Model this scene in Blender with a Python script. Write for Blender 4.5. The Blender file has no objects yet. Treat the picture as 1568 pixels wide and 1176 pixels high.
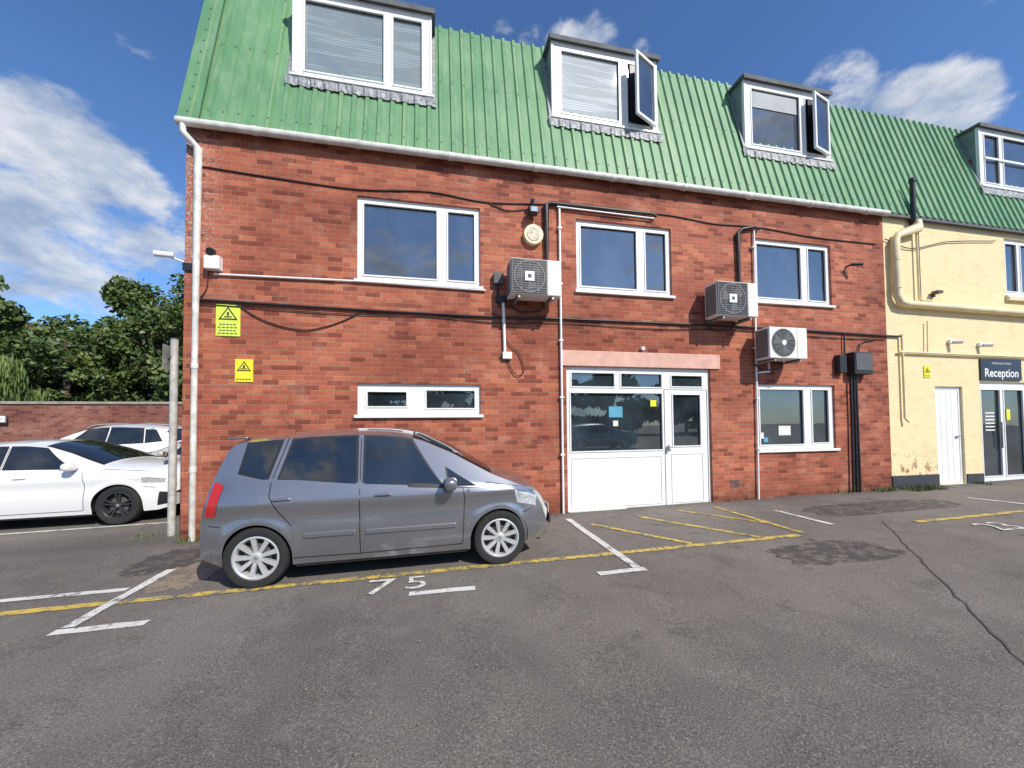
import bpy, math, random
import numpy as np
from mathutils import Vector, Matrix
random.seed(7); rng=np.random.default_rng(7)
scene=bpy.context.scene
COL=scene.collection
def g(x,y=0.0):
    return .0135*(min(max(x,-12),16)-2.35)+.03*(min(max(y,3),8)-3)
# ---------------------------------------------------------------- materials
MATS={}
class N:
    def __init__(s,name):
        s.m=bpy.data.materials.new(name); s.m.use_nodes=True
        s.t=s.m.node_tree; s.b=s.t.nodes["Principled BSDF"]; s.tc=s.t.nodes.new("ShaderNodeTexCoord")
    def n(s,typ,**k):
        nd=s.t.nodes.new(typ)
        for a,v in k.items(): setattr(nd,a,v)
        return nd
    def l(s,a,b): s.t.links.new(a,b)
    def noise(s,scale,detail=4,rough=.6,vec=None,dist=0):
        nd=s.n("ShaderNodeTexNoise"); nd.inputs["Scale"].default_value=scale; nd.inputs["Detail"].default_value=detail
        nd.inputs["Roughness"].default_value=rough; nd.inputs["Distortion"].default_value=dist
        s.l(vec if vec else s.tc.outputs["Object"],nd.inputs["Vector"]); return nd.outputs["Fac"]
    def ramp(s,fac,stops):
        nd=s.n("ShaderNodeValToRGB"); e=nd.color_ramp.elements
        while len(e)<len(stops): e.new(.5)
        for i,(p,c) in enumerate(stops):
            e[i].position=p; e[i].color=(c,c,c,1) if isinstance(c,(int,float)) else (*c,1)
        s.l(fac,nd.inputs[0]); return nd.outputs[0]
    def mix(s,a,b,fac,mode='MIX'):
        nd=s.n("ShaderNodeMix",data_type='RGBA',blend_type=mode)
        for v,i in ((fac,0),(a,6),(b,7)):
            if hasattr(v,'links'): s.l(v,nd.inputs[i])
            elif isinstance(v,(int,float)) : nd.inputs[i].default_value=v if i==0 else (v,v,v,1)
            else: nd.inputs[i].default_value=(*v,1)
        return nd.outputs[2]
    def math(s,op,a,b=0,c=0):
        nd=s.n("ShaderNodeMath",operation=op)
        for v,i in ((a,0),(b,1),(c,2)):
            if hasattr(v,'links'): s.l(v,nd.inputs[i])
            else: nd.inputs[i].default_value=v
        return nd.outputs[0]
    def bump(s,h,strength=.3,dist=.01):
        nd=s.n("ShaderNodeBump"); nd.inputs["Strength"].default_value=strength; nd.inputs["Distance"].default_value=dist
        s.l(h,nd.inputs["Height"]); s.l(nd.outputs[0],s.b.inputs["Normal"])
    def set(s,**k):
        for a,v in k.items():
            i=s.b.inputs[a.replace('_',' ')]
            if hasattr(v,'links'): s.l(v,i)
            elif isinstance(v,tuple): i.default_value=(*v,1)
            else: i.default_value=v
def simple(name,col,rough=.5,metal=0,var=.15,vscale=3,ior=1.5,coat=0,bump=0):
    if name in MATS: return MATS[name]
    s=N(name); f=s.noise(vscale,4)
    c=s.mix(tuple(x*(1-var) for x in col),tuple(min(1,x*(1+var*.6)) for x in col),s.ramp(f,[(.3,0.),(.7,1.)]))
    s.set(Base_Color=c,Roughness=rough,Metallic=metal,IOR=ior)
    if coat: s.set(Coat_Weight=coat,Coat_Roughness=.03)
    if bump: s.bump(s.noise(60,3),bump,.004)
    MATS[name]=s.m; return s.m
def xz(s):
    sp=s.n("ShaderNodeSeparateXYZ"); s.l(s.tc.outputs["Object"],sp.inputs[0])
    cb=s.n("ShaderNodeCombineXYZ"); s.l(s.math('ADD',sp.outputs[0],sp.outputs[1]),cb.inputs[0]); s.l(sp.outputs[2],cb.inputs[1])
    return cb.outputs[0],sp
def brickmat(name,c1,c2,mortar,painted=False):
    s=N(name); v,sp=xz(s)
    b=s.n("ShaderNodeTexBrick"); s.l(v,b.inputs["Vector"])
    b.inputs["Scale"].default_value=1; b.inputs["Brick Width"].default_value=.225; b.inputs["Row Height"].default_value=.0752
    b.inputs["Mortar Size"].default_value=.0055; b.inputs["Mortar Smooth"].default_value=.4; b.inputs["Bias"].default_value=-.1
    b.inputs["Color1"].default_value=(*c1,1); b.inputs["Color2"].default_value=(*c2,1); b.inputs["Mortar"].default_value=(*mortar,1)
    col=b.outputs["Color"]
    big=s.noise(.55,4,.6); mid=s.noise(2.2,5,.7); fine=s.noise(45,3,.7)
    if not painted:
        b2=s.n("ShaderNodeTexBrick"); s.l(v,b2.inputs["Vector"])
        for k_ in ("Scale","Brick Width","Row Height"): b2.inputs[k_].default_value=b.inputs[k_].default_value
        b2.inputs["Mortar Size"].default_value=0; b2.inputs["Bias"].default_value=.0
        b2.inputs["Color1"].default_value=(0,0,0,1); b2.inputs["Color2"].default_value=(1,1,1,1)
        col=s.mix(col,s.mix(col,(.60,.50,.48),1,'MULTIPLY'),s.ramp(b2.outputs["Color"],[(.80,0.),(.9,.75)]))
        col=s.mix(col,s.mix(col,(1.2,1.35,1.35),1,'MULTIPLY'),s.ramp(b2.outputs["Color"],[(.08,.7),(.16,0.)]))
        col=s.mix(col,s.mix(col,(.64,.54,.53),1,'MULTIPLY'),s.ramp(big,[(.38,1.),(.58,0.)]))
        col=s.mix(col,(.48,.33,.25),s.ramp(mid,[(.54,0.),(.8,.5)]))
        e=s.math('MULTIPLY',s.ramp(s.math('ADD',sp.outputs[0],4.0),[(.5,1.),(1.0,0.)]),s.ramp(s.noise(22,4,.8),[(.5,0.),(.58,.75)]))
        e=s.math('MULTIPLY',e,s.ramp(s.math('MULTIPLY',sp.outputs[2],.1),[(.36,0.),(.42,1.)]))
        col=s.mix(col,(.62,.58,.55),e)
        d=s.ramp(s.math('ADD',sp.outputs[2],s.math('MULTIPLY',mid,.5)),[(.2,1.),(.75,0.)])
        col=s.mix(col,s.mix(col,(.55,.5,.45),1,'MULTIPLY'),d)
        col=s.mix(col,s.mix(col,(.6,.6,.6),1,'MULTIPLY'),s.ramp(fine,[(.35,.8),(.6,0.)]))
    else:
        col=s.mix(col,s.mix(col,(.85,.78,.66),1,'MULTIPLY'),s.ramp(mid,[(.5,0.),(.75,.7)]))
        d=s.math('MULTIPLY',s.ramp(sp.outputs[2],[(.45,1.),(1.2,0.)]),s.ramp(s.noise(5,5,.7),[(.54,0.),(.58,1.)]))
        d=s.math('MULTIPLY',d,s.ramp(s.math('MULTIPLY',sp.outputs[0],.05),[(.53,1.),(.56,0.)]))
        col=s.mix(col,(.32,.15,.09),d)
    s.set(Base_Color=col,Roughness=.85)
    h=s.math('ADD',s.math('MULTIPLY',b.outputs["Fac"],-.8),s.math('MULTIPLY',fine,.35))
    s.bump(h,.35 if painted else .6,.008)
    return s.m
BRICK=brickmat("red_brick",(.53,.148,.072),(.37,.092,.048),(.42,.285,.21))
BRICK2=brickmat("boundary_brick",(.34,.12,.08),(.25,.09,.06),(.34,.27,.22))
CREAM=brickmat("cream_painted_brick",(.86,.71,.42),(.82,.67,.39),(.72,.58,.35),True)
def asphalt_col(s):
    big=s.noise(.35,4,.65); mid=s.noise(2.5,5,.7,dist=.4); fine=s.noise(90,3,.75); vfine=s.noise(260,1,.7)
    c=s.mix((.105,.092,.080),(.185,.163,.140),s.ramp(big,[(.36,0.),(.62,1.)]))
    c=s.mix(c,(.23,.205,.175),s.ramp(mid,[(.50,0.),(.8,.6)]))
    c=s.mix(c,(.06,.053,.047),s.ramp(mid,[(.28,.7),(.42,0.)]))
    c=s.mix(c,(.055,.05,.045),s.ramp(s.noise(.8,4,.6,dist=1.0),[(.60,0.),(.70,.45)]))
    c=s.mix(c,(.03,.028,.026),s.ramp(fine,[(.36,.75),(.5,0.)]))
    c=s.mix(c,(.46,.42,.36),s.ramp(fine,[(.56,0.),(.74,.85)]))
    c=s.mix(c,(.36,.32,.28),s.ramp(vfine,[(.55,0.),(.75,.6)]))
    sp=s.n("ShaderNodeSeparateXYZ"); s.l(s.tc.outputs["Object"],sp.inputs[0])
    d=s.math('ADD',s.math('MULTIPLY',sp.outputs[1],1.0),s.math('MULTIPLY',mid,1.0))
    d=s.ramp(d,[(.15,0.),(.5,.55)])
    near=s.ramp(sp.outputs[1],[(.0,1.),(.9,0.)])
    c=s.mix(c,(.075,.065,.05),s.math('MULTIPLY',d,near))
    vo=s.n("ShaderNodeTexVoronoi"); vo.inputs["Scale"].default_value=.9; s.l(s.tc.outputs["Object"],vo.inputs["Vector"])
    c=s.mix(c,(.035,.032,.028),s.ramp(vo.outputs["Distance"],[(.03,.75),(.07,0.)]))
    s.fine=fine; s.mid=mid; return c
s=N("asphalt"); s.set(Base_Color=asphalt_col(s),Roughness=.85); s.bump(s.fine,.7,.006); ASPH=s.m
def paintmat(name,col,wear):
    s=N(name); a=asphalt_col(s)
    f=s.math('MULTIPLY',s.ramp(s.noise(9,5,.8),[(wear,0.),(wear+.12,1.)]),s.ramp(s.fine,[(.3,.15),(.46,1.)]))
    dirty=s.mix(col,tuple(x*.6 for x in col),s.noise(4,4,.7))
    s.set(Base_Color=s.mix(a,dirty,f),Roughness=.7); s.bump(s.fine,.5,.004); return s.m
WLINE=paintmat("white_road_paint",(.86,.84,.78),.36); YLINE=paintmat("yellow_road_paint",(.84,.60,.10),.42)
PATCH=paintmat("worn_asphalt_repair",(.075,.068,.06),.40); CPATCH=paintmat("worn_concrete_patch",(.36,.29,.20),.44)
s=N("green_sheet_roof"); v,sp=xz(s)
st=s.n("ShaderNodeMapping"); s.l(s.tc.outputs["Object"],st.inputs[0]); st.inputs["Scale"].default_value=(5,5,.35)
streak=s.noise(1.0,4,.7,vec=st.outputs[0]); big=s.noise(.8,4)
c=s.mix((.105,.245,.115),(.155,.330,.155),s.ramp(big,[(.3,0.),(.7,1.)]))
c=s.mix(c,(.27,.40,.235),s.ramp(streak,[(.45,0.),(.8,.8)]))
sx=s.math('FRACT',s.math('MULTIPLY',s.math('ADD',sp.outputs[0],.42),1.0))
c=s.mix(c,(.36,.42,.16),s.ramp(sx,[(0.,.6),(.03,0.)]))
c=s.mix(c,(.06,.12,.06),s.ramp(s.noise(7,5,.8),[(.58,0.),(.8,.6)]))
s.set(Base_Color=c,Roughness=.42); s.bump(s.noise(6,3),.1,.01); ROOFM=s.m
UPVC=simple("white_upvc",(.84,.84,.82),.35,var=.06)
WOLD=simple("weathered_white_plastic",(.68,.67,.62),.5,var=.3,vscale=6)
GREYP=simple("grey_post_steel",(.42,.42,.40),.45,.6,var=.3,vscale=8)
BLK=simple("black_plastic",(.02,.02,.022),.45); DKG=simple("dark_grey",(.10,.10,.105),.6); GRL=simple("grille_wire",(.30,.30,.29),.5)
LEAD=simple("lead_flashing",(.30,.31,.32),.6,.3,var=.5,vscale=14,bump=.8)
FELT=simple("roofing_felt",(.12,.125,.13),.8,var=.3); CHEEK=simple("dormer_cheek",(.22,.27,.25),.6,var=.25)
LINT=simple("painted_lintel",(.70,.42,.33),.75,var=.18,vscale=5,bump=.3)
ACW=simple("ac_casing",(.80,.79,.73),.4,var=.1); CRP=simple("cream_pipe",(.80,.68,.43),.5,var=.15)
BLACKP=simple("plinth_black",(.045,.05,.06),.6,var=.3); YSIGN=simple("yellow_sign_face",(.84,.76,.04),.4,var=.05)
YGS=simple("yellow_green_sign_face",(.68,.80,.09),.4,var=.05); RUB=simple("tyre_rubber",(.022,.022,.022),.8,var=.3)
ALLOY=simple("alloy_wheel",(.72,.72,.72),.35,.55,var=.08); ALLOYD=simple("dark_alloy_wheel",(.10,.10,.105),.3,.7)
RED=simple("red_plastic",(.50,.02,.02),.25,ior=1.6); NAVY=simple("sign_navy",(.02,.025,.04),.35)
def glass(name,col,ior=2.0,blind=None,rough=.015):
    s=N(name)
    f=s.noise(1.3,3); c=s.mix(tuple(x*.5 for x in col),tuple(x*1.6 for x in col),s.ramp(f,[(.35,0.),(.65,1.)]))
    if blind:
        sp=s.n("ShaderNodeSeparateXYZ"); s.l(s.tc.outputs["Object"],sp.inputs[0])
        w=s.math('FRACT',s.math('MULTIPLY',sp.outputs[2],22))
        mp=s.n("ShaderNodeMapping"); s.l(s.tc.outputs["Object"],mp.inputs[0]); mp.inputs["Scale"].default_value=(.5,1,7)
        f2=s.noise(1.2,3,.6,vec=mp.outputs[0])  # horizontal streaks: a reflection painted into the blind colour
        c=s.mix(blind,tuple(x*.6 for x in blind),s.ramp(w,[(.45,0.),(.85,1.)]))
        c=s.mix(c,tuple(x*.62 for x in blind),s.ramp(f2,[(.45,.8),(.55,0.)]))
    s.set(Base_Color=c,Roughness=rough,IOR=ior)
    return s.m
GL=glass("window_glass",(.035,.04,.047),3.0); GLB=glass("window_glass_blinds",(0,0,0),2.0,(.30,.37,.40))
GLB2=glass("window_glass_glare_blinds",(0,0,0),2.0,(.66,.70,.72)); GLD=glass("ground_floor_glass",(.026,.036,.042),2.3)  # second blind glass: white blinds with sun glare painted into the colour
CGL=glass("car_glass",(.012,.014,.016),1.9)
LENS=simple("headlamp_lens",(.72,.74,.77),.08,.4,var=.5,vscale=25,ior=1.6,coat=1)
def paint(name,col,metal,rough): return simple(name,col,rough,metal,var=.02,coat=1)
P_GREY=paint("grey_metallic_paint",(.31,.31,.33),.75,.27); P_WHITE=paint("white_car_paint",(.82,.82,.82),0,.35)
P_BEIGE=paint("beige_car_paint",(.60,.54,.49),.2,.35); P_DARK=paint("dark_car_paint",(.03,.04,.05),.3,.3)
# ---------------------------------------------------------------- helpers
def empty(name,loc=(0,0,0)):
    o=bpy.data.objects.new(name,None); o.location=loc; COL.objects.link(o); return o
def mesh(name,V,F,mats,parent=None,smooth=False,mi=None,sharp=None):
    me=bpy.data.meshes.new(name); me.from_pydata([tuple(v) for v in V],[],[tuple(f) for f in F]); 
    for m in (mats if isinstance(mats,(list,tuple)) else [mats]): me.materials.append(m)
    if smooth:
        me.polygons.foreach_set("use_smooth",[True]*len(me.polygons))
        if sharp: me.set_sharp_from_angle(angle=math.radians(sharp))
    me.update(); o=bpy.data.objects.new(name,me); COL.objects.link(o)
    if parent: o.parent=parent
    return o
def box(name,x0,x1,y0,y1,z0,z1,mat,parent=None,bevel=0):
    V=[(x,y,z) for x in(x0,x1) for y in(y0,y1) for z in(z0,z1)]
    F=[(0,1,3,2),(4,6,7,5),(0,4,5,1),(2,3,7,6),(0,2,6,4),(1,5,7,3)]
    o=mesh(name,V,F,mat,parent)
    if bevel:
        b=o.modifiers.new("b","BEVEL"); b.width=bevel; b.segments=2
    return o
def tube(name,pts,r,mat,parent=None,smoothp=False,n=10):
    pts=[Vector(p) for p in pts]
    if smoothp:
        q=[]
        P=[pts[0]]+pts+[pts[-1]]
        for i in range(1,len(P)-2):
            for t in np.linspace(0,1,7)[:-1]:
                a,b,c,d=P[i-1:i+3]; q.append(.5*((2*b)+(-a+c)*t+(2*a-5*b+4*c-d)*t*t+(-a+3*b-3*c+d)*t**3))
        pts=q+[pts[-1]]
    V=[];F=[]; up=Vector((.3,.9,.2)).normalized()
    for i,p in enumerate(pts):
        t=(pts[min(i+1,len(pts)-1)]-pts[max(i-1,0)]).normalized()
        a=t.cross(up).normalized(); b=t.cross(a).normalized()
        k=1
        if 0<i<len(pts)-1:
            c=(pts[i]-pts[i-1]).normalized().dot(t); k=1/max(c,.6)
        for j in range(n):
            an=2*math.pi*j/n; V.append(p+(a*math.cos(an)+b*math.sin(an))*r*(k if not smoothp else 1))
    m=len(pts)
    for i in range(m-1):
        for j in range(n): F.append((i*n+j,i*n+(j+1)%n,(i+1)*n+(j+1)%n,(i+1)*n+j))
    F.append(tuple(range(n))); F.append(tuple(range((m-1)*n,m*n)))
    return mesh(name,V,F,mat,parent,True,sharp=50)
def holed(name,x0,x1,z0,z1,y,depth,holes,mat,parent):
    xs=sorted({x0,x1,*[h[0] for h in holes],*[h[1] for h in holes]}); zs=sorted({z0,z1,*[h[2] for h in holes],*[h[3] for h in holes]})
    V=[];F=[]
    def quad(a,b,c,d):
        k=len(V); V.extend([a,b,c,d]); F.append((k,k+1,k+2,k+3))
    for i in range(len(xs)-1):
        for j in range(len(zs)-1):
            cx=(xs[i]+xs[i+1])/2; cz=(zs[j]+zs[j+1])/2
            if any(h[0]<cx<h[1] and h[2]<cz<h[3] for h in holes): continue
            quad((xs[i],y,zs[j]),(xs[i+1],y,zs[j]),(xs[i+1],y,zs[j+1]),(xs[i],y,zs[j+1]))
    for a,b,c,d in list(holes):
        e=y+depth
        quad((a,y,c),(a,e,c),(a,e,d),(a,y,d)); quad((b,y,c),(b,y,d),(b,e,d),(b,e,c))
        quad((a,y,d),(a,e,d),(b,e,d),(b,y,d)); quad((a,y,c),(b,y,c),(b,e,c),(a,e,c))
    return mesh(name,V,F,mat,parent)
def window(nm,x0,x1,z0,z1,y,panes,gl,parent,sill=True,proud=True):
    holed(nm+"_frame",x0,x1,z0,z1,y,.035,panes,UPVC,parent)
    for i,(a,b,c,d) in enumerate(panes):
        m=gl[i] if isinstance(gl,list) else gl
        e=y+.033; tl=random.uniform(-.004,.004)
        mesh(nm+"_glass_%d"%i,[(a,e,c),(b,e+tl,c),(b,e,d),(a,e-tl*.5,d)],[(0,1,2,3)],m,parent)
        if proud:
            w=.022
            for k,(p,q,r,s_) in enumerate(((a-w,b+w,c-w,c),(a-w,b+w,d,d+w),(a-w,a,c,d),(b,b+w,c,d))):
                box(nm+"_bead_%d_%d"%(i,k),p,q,y-.014,y-.001,r,s_,UPVC,parent)
            wg=.008
            for k,(p,q,r,s_) in enumerate(((a,b,c,c+wg),(a,b,d-wg,d),(a,a+wg,c+wg,d-wg),(b-wg,b,c+wg,d-wg))):
                box(nm+"_gasket_%d_%d"%(i,k),p,q,y+.018,y+.027,r,s_,BLK,parent)
    if sill: box(nm+"_sill",x0-.04,x1+.04,-.05,y+.02,z0-.05,z0-.002,UPVC,parent,.006)
def text(name,body,loc,size,mat,parent,rot=(math.pi/2,0,0),sx=1,align='LEFT'):
    cu=bpy.data.curves.new(name,"FONT"); cu.body=body; cu.size=size; cu.align_x=align; cu.offset=.004 if size<.3 and size>.2 else 0
    t=bpy.data.objects.new(name+"_tmp",cu); COL.objects.link(t); bpy.context.view_layer.update()
    me=bpy.data.meshes.new_from_object(t.evaluated_get(bpy.context.evaluated_depsgraph_get())); bpy.data.objects.remove(t)
    me.materials.clear(); me.materials.append(mat)
    o=bpy.data.objects.new(name,me); COL.objects.link(o); o.location=loc; o.rotation_euler=rot; o.scale=(sx,1,1)
    if parent: o.parent=parent
    return o
# ---------------------------------------------------------------- ground
xs=[-150,-60,-12]+list(np.arange(-10,16.1,2))+[60,150]; ys=[-150,-60,-20,-8,-4,0,3,8,20,60,150]
V=[(x,y,g(x,y)) for x in xs for y in ys]; ny=len(ys)
F=[(i*ny+j,(i+1)*ny+j,(i+1)*ny+j+1,i*ny+j+1) for i in range(len(xs)-1) for j in range(ny-1)]
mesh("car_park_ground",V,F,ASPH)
marks=empty("bay_markings")
def line(nm,a,b,w,mat):
    a=Vector(a);b=Vector(b);d=(b-a).normalized();n=Vector((-d.y,d.x))*w/2
    L=(b-a).length; k=max(1,int(L/.12)); V=[];F=[]
    for i in range(k+1):
        p=a+(b-a)*i/k
        for s_ in (1,-1):
            q=p+n*s_*random.uniform(.84,1.08); V.append((q.x,q.y,g(q.x,q.y)+.006+line.k*.0004))
    for i in range(k): F.append((2*i,2*i+1,2*i+3,2*i+2))
    line.k=(line.k+1)%8
    mesh(nm,V,F,mat,marks)
line.k=0
line("yellow_line",(-9,-2.15),(4.85,-2.14),.10,YLINE)
line("yellow_hatch_1",(2.42,-.84),(3.25,-2.07),.09,YLINE); line("yellow_hatch_2",(3.33,-.6),(4.27,-2.08),.09,YLINE)
line("yellow_hatch_3",(4.2,-.42),(4.93,-1.5),.08,YLINE); line("yellow_end",(4.98,-.36),(4.96,-2.09),.09,YLINE)
line("white_bay_1",(2.19,-.43),(2.17,-2.62),.10,WLINE); line("white_foot_1",(1.70,-2.68),(2.24,-2.68),.10,WLINE)
line("white_bay_2",(-2.89,-1.3),(-2.89,-2.60),.10,WLINE); line("white_foot_2",(-2.95,-2.66),(-2.30,-2.66),.10,WLINE)
line("white_left",(-9,-1.78),(-2.98,-1.82),.09,WLINE); line("white_foot_3",(-.2,-2.66),(.42,-2.69),.09,WLINE)
line("white_bay_3",(5.73,-.9),(5.74,-1.85),.09,WLINE); line("yellow_right",(6.97,-2.08),(14,-2.05),.10,YLINE)
line("white_bay_4",(9.8,-1.1),(9.97,-1.75),.09,WLINE); line("white_back",(-11,1.05),(-4.35,1.33),.09,WLINE)
line("white_bay_5",(-7.8,-3.5),(-7.8,-1.9),.09,WLINE)
text("bay_number_7","7",(-.64,-2.60,g(-.3)+.011),.50,WLINE,marks,(0,0,0),1.2)
text("bay_number_5","5",(-.27,-2.56,g(-.1)+.011),.44,WLINE,marks,(0,0,0),1.15)
text("bay_number_23","23",(7.45,-2.72,g(7.6)+.011),.5,WLINE,marks,(0,0,0),1.1)
def ribbon(nm,pts,w,mat,parent,dz):
    V=[];F=[]
    for i,p in enumerate(pts):
        t=(Vector(pts[min(i+1,len(pts)-1)])-Vector(pts[max(0,i-1)])).normalized(); n=Vector((-t.y,t.x))*w/2*random.uniform(.4,1.3)
        for q in (Vector(p)+n,Vector(p)-n): V.append((q.x,q.y,g(q.x,q.y)+dz))
    for i in range(len(pts)-1): F.append((2*i,2*i+1,2*i+3,2*i+2))
    return mesh(nm,V,F,mat,parent)
TAR=simple("tar_joint",(.075,.068,.06),.7,var=.3,vscale=30)
pts=[(6.6-3.0*t+random.uniform(-.015,.015),-1.9-2.85*t+random.uniform(-.015,.015)) for t in np.linspace(0,1.6,50)]
ribbon("tar_joint_line",pts,.015,TAR,marks,.0055)
def blob(nm,cx,cy,rx,ry,mat,dz,rough=.12):
    V=[(cx,cy,g(cx,cy)+dz)];n_=40
    for i in range(n_):
        a=2*math.pi*i/n_; k=1+random.uniform(-rough,rough); c_,s_=math.cos(a),math.sin(a)
        x=cx+rx*k*math.copysign(abs(c_)**.5,c_); y=cy+ry*k*math.copysign(abs(s_)**.5,s_); V.append((x,y,g(x,y)+dz))
    mesh(nm,V,[(0,1+i,1+(i+1)%n_) for i in range(n_)],mat,marks)
blob("repair_patch_1",4.6,-2.75,.75,.32,PATCH,.0030); blob("repair_patch_2",-3.0,-.9,.45,.5,PATCH,.0030); blob("concrete_patch",-2.62,-1.55,.28,.42,CPATCH,.0036,.2)
blob("repair_patch_3",7.6,-1.2,1.5,.35,PATCH,.0030,.06)
# ---------------------------------------------------------------- brick building
B=empty("brick_office_building")
XL=-3.52; XB=9.65; XR=19
W1=(-1.14,.84,3.88,5.24); W2=(2.57,4.48,3.94,5.24); W3=(6.32,8.22,3.96,5.24); LW=(-1.13,.83,1.72,2.22); DR=(2.35,5.26,-.02,2.57); W4=(6.31,8.21,1.0,2.30)
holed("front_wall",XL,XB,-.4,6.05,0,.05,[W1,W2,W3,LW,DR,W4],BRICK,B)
mesh("side_wall",[(XL,0,-.5),(XL,10,-.5),(XL,10,6.05),(XL,0,6.05)],[(0,1,2,3)],BRICK,B)
mesh("rear_wall",[(XL,10,-.5),(XR,10,-.5),(XR,10,9),(XL,10,9)],[(0,1,2,3)],BRICK,B)
def up(w,m,mm):
    return [(w[0]+.10,m-.03,w[2]+.10,w[3]-.10),(mm+.03,w[1]-.10,w[2]+.10,w[3]-.10)]
Y=.045
window("upper_window_1",*W1,Y,up(W1,.14,.27),GL,B); window("upper_window_2",*W2,Y,up(W2,3.80,3.93),GL,B); window("upper_window_3",*W3,Y,up(W3,7.52,7.65),GL,B)
window("toilet_window",*LW,Y,[(-.98,-.38,1.86,2.09),(-.06,.73,1.83,2.12)],GLD,B)
window("ground_window",*W4,Y,[(6.40,7.45,1.10,2.20),(7.67,8.08,1.12,2.20)],GLD,B)
window("shopfront",*DR,Y,[(2.46,3.28,2.22,2.46),(3.42,4.24,2.22,2.46),(2.44,4.24,1.06,2.10),(4.45,5.10,2.24,2.44),(4.47,5.05,1.12,2.08)],GLD,B,sill=False)
for k,(a,b,c,d) in enumerate(((4.285,4.297,0,2.16),(5.20,5.212,0,2.16),(4.285,5.215,2.16,2.172))): box("door_gap_%d"%k,a,b,Y-.004,Y-.001,c+.02,d,DKG,B)
box("door_handle",4.33,4.36,Y-.06,Y-.02,1.02,1.14,GREYP,B,.005); box("door_lever",4.33,4.45,Y-.07,Y-.05,1.09,1.11,GREYP,B,.004)
for k,(a,b,c,d) in enumerate(((2.44,4.22,.06,.075),(2.44,4.22,.93,.945),(2.44,2.455,.075,.93),(4.205,4.22,.075,.93),(4.42,5.10,.06,.075),(4.42,5.10,.96,.975),(4.42,4.435,.075,.96),(5.085,5.10,.075,.96))):
    box("panel_bead_%d"%k,a,b,Y-.010,Y-.001,c,d,UPVC,B)
NOT=simple("notice_blue",(.10,.35,.50),.6); NW=simple("notice_paper",(.75,.75,.72),.7)
box("notice_blue",3.18,3.45,.064,.070,1.66,1.86,NOT,B); box("notice_yellow",4.02,4.14,.064,.070,1.86,1.98,YSIGN,B); box("notice_small",3.26,3.36,.064,.070,1.50,1.60,NW,B)
box("notice_white",6.86,7.15,.064,.070,1.28,1.47,NW,B); box("desk_phone",6.5,6.6,.064,.070,1.15,1.24,NOT,B); box("desk_paper",6.44,6.5,.064,.070,1.22,1.34,NW,B)
box("lintel",2.23,5.46,-.03,.03,2.575,2.85,LINT,B,.008)
box("lintel_rear",2.35,5.26,.03,.06,2.575,2.6,LINT,B)
box("threshold",2.35,5.26,-.03,.08,-.1,.015,WOLD,B)
# mansard roof
yb,zb,yt,zt=-.09,6.04,.69,9.0
prof=[(0,0),(.105,0),(.125,.035),(.175,.035),(.195,0)]
V=[];F=[];x=XL-.04;cols=[]
while x<XR:
    for dx,h in prof: cols.append((x+dx,h))
    x+=.2
n=Vector((0,-(zt-zb),(yt-yb))).normalized()
rows=6
for (cx,h) in cols:
    for r in range(rows+1):
        t=r/rows; V.append((cx,yb+(yt-yb)*t+n.y*h,zb+(zt-zb)*t+n.z*h))
for i in range(len(cols)-1):
    for r in range(rows): a=i*(rows+1)+r; F.append((a,a+rows+1,a+rows+2,a+1))
mesh("mansard_roof",V,F,ROOFM,B)
def onroof(z,off=0): t=(z-zb)/(zt-zb); return yb+(yt-yb)*t-off
mesh("mansard_backing",[(XL-.04,yb+.03,zb),(XR,yb+.03,zb),(XR,yt+.03,zt-.01),(XL-.04,yt+.03,zt-.01)],[(0,1,2,3)],BLK,B)
mesh("flat_roof",[(XL,yt+.02,8.96),(XR,yt+.02,8.96),(XR,10,8.96),(XL,10,8.96)],[(0,1,2,3)],FELT,B)
mesh("gable_cheek",[(XL-.03,yb+.03,6.0),(XL-.03,10,6.0),(XL-.03,10,8.95),(XL-.03,yt+.03,8.95)],[(0,1,2,3)],ROOFM,B)
box("soffit",XL,XR,-.085,.0,6.0,6.03,DKG,B)
def slab(nm,x0,x1,z0,z1,o0,o1,mat):
    V=[]
    for xx in(x0,x1):
        for z in(z0,z1):
            for o in(o0,o1): V.append((xx,onroof(z,o),z+o*.26))
    return mesh(nm,V,[(0,1,3,2),(4,6,7,5),(0,4,5,1),(2,3,7,6),(0,2,6,4),(1,5,7,3)],mat,B)
slab("verge_flashing",XL-.06,XL+.22,zb-.02,zt,.037,.045,ROOFM)
slab("verge_upstand",XL+.20,XL+.22,zb-.02,zt,.045,.065,ROOFM)
for i in range(0,24,2):
    z=zb+.1+i*.12
    slab("fixing_%d"%i,XL+.05,XL+.07,z,z+.02,.045,.052,DKG)
V=[];F=[]
for x in np.arange(XL+.11,XR,.2):
    for z in (6.25,7.6,8.85):
        k=len(V)
        for dx,dz in((-.012,-.012),(.012,-.012),(.012,.012),(-.012,.012)): V.append((x+.0+dx,onroof(z+dz,.042),z+dz))
        F.append((k,k+1,k+2,k+3))
mesh("roof_fixings",V,F,DKG,B)
tube("gutter",[(XL-.06,-.13,5.985),(XB-.02,-.13,6.0)],.058,WOLD,B,n=14)
for i in range(9): tube("gutter_joint_%d"%i,[(-2.6+i*1.45,-.13,5.986),(-2.52+i*1.45,-.13,5.986)],.064,WOLD,B,n=14)
tube("downpipe",[(-3.50,-.13,5.95),(-3.50,-.13,5.83),(-3.34,-.06,5.66),(-3.34,-.06,3.0),(-3.34,-.06,g(-3.4))],.040,WOLD,B,n=12)
for z in (5.5,4.0,2.4,.9): tube("pipe_collar_%d"%int(z*10),[(-3.34,-.06,z),(-3.34,-.06,z+.07)],.047,WOLD,B,n=12)
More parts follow.
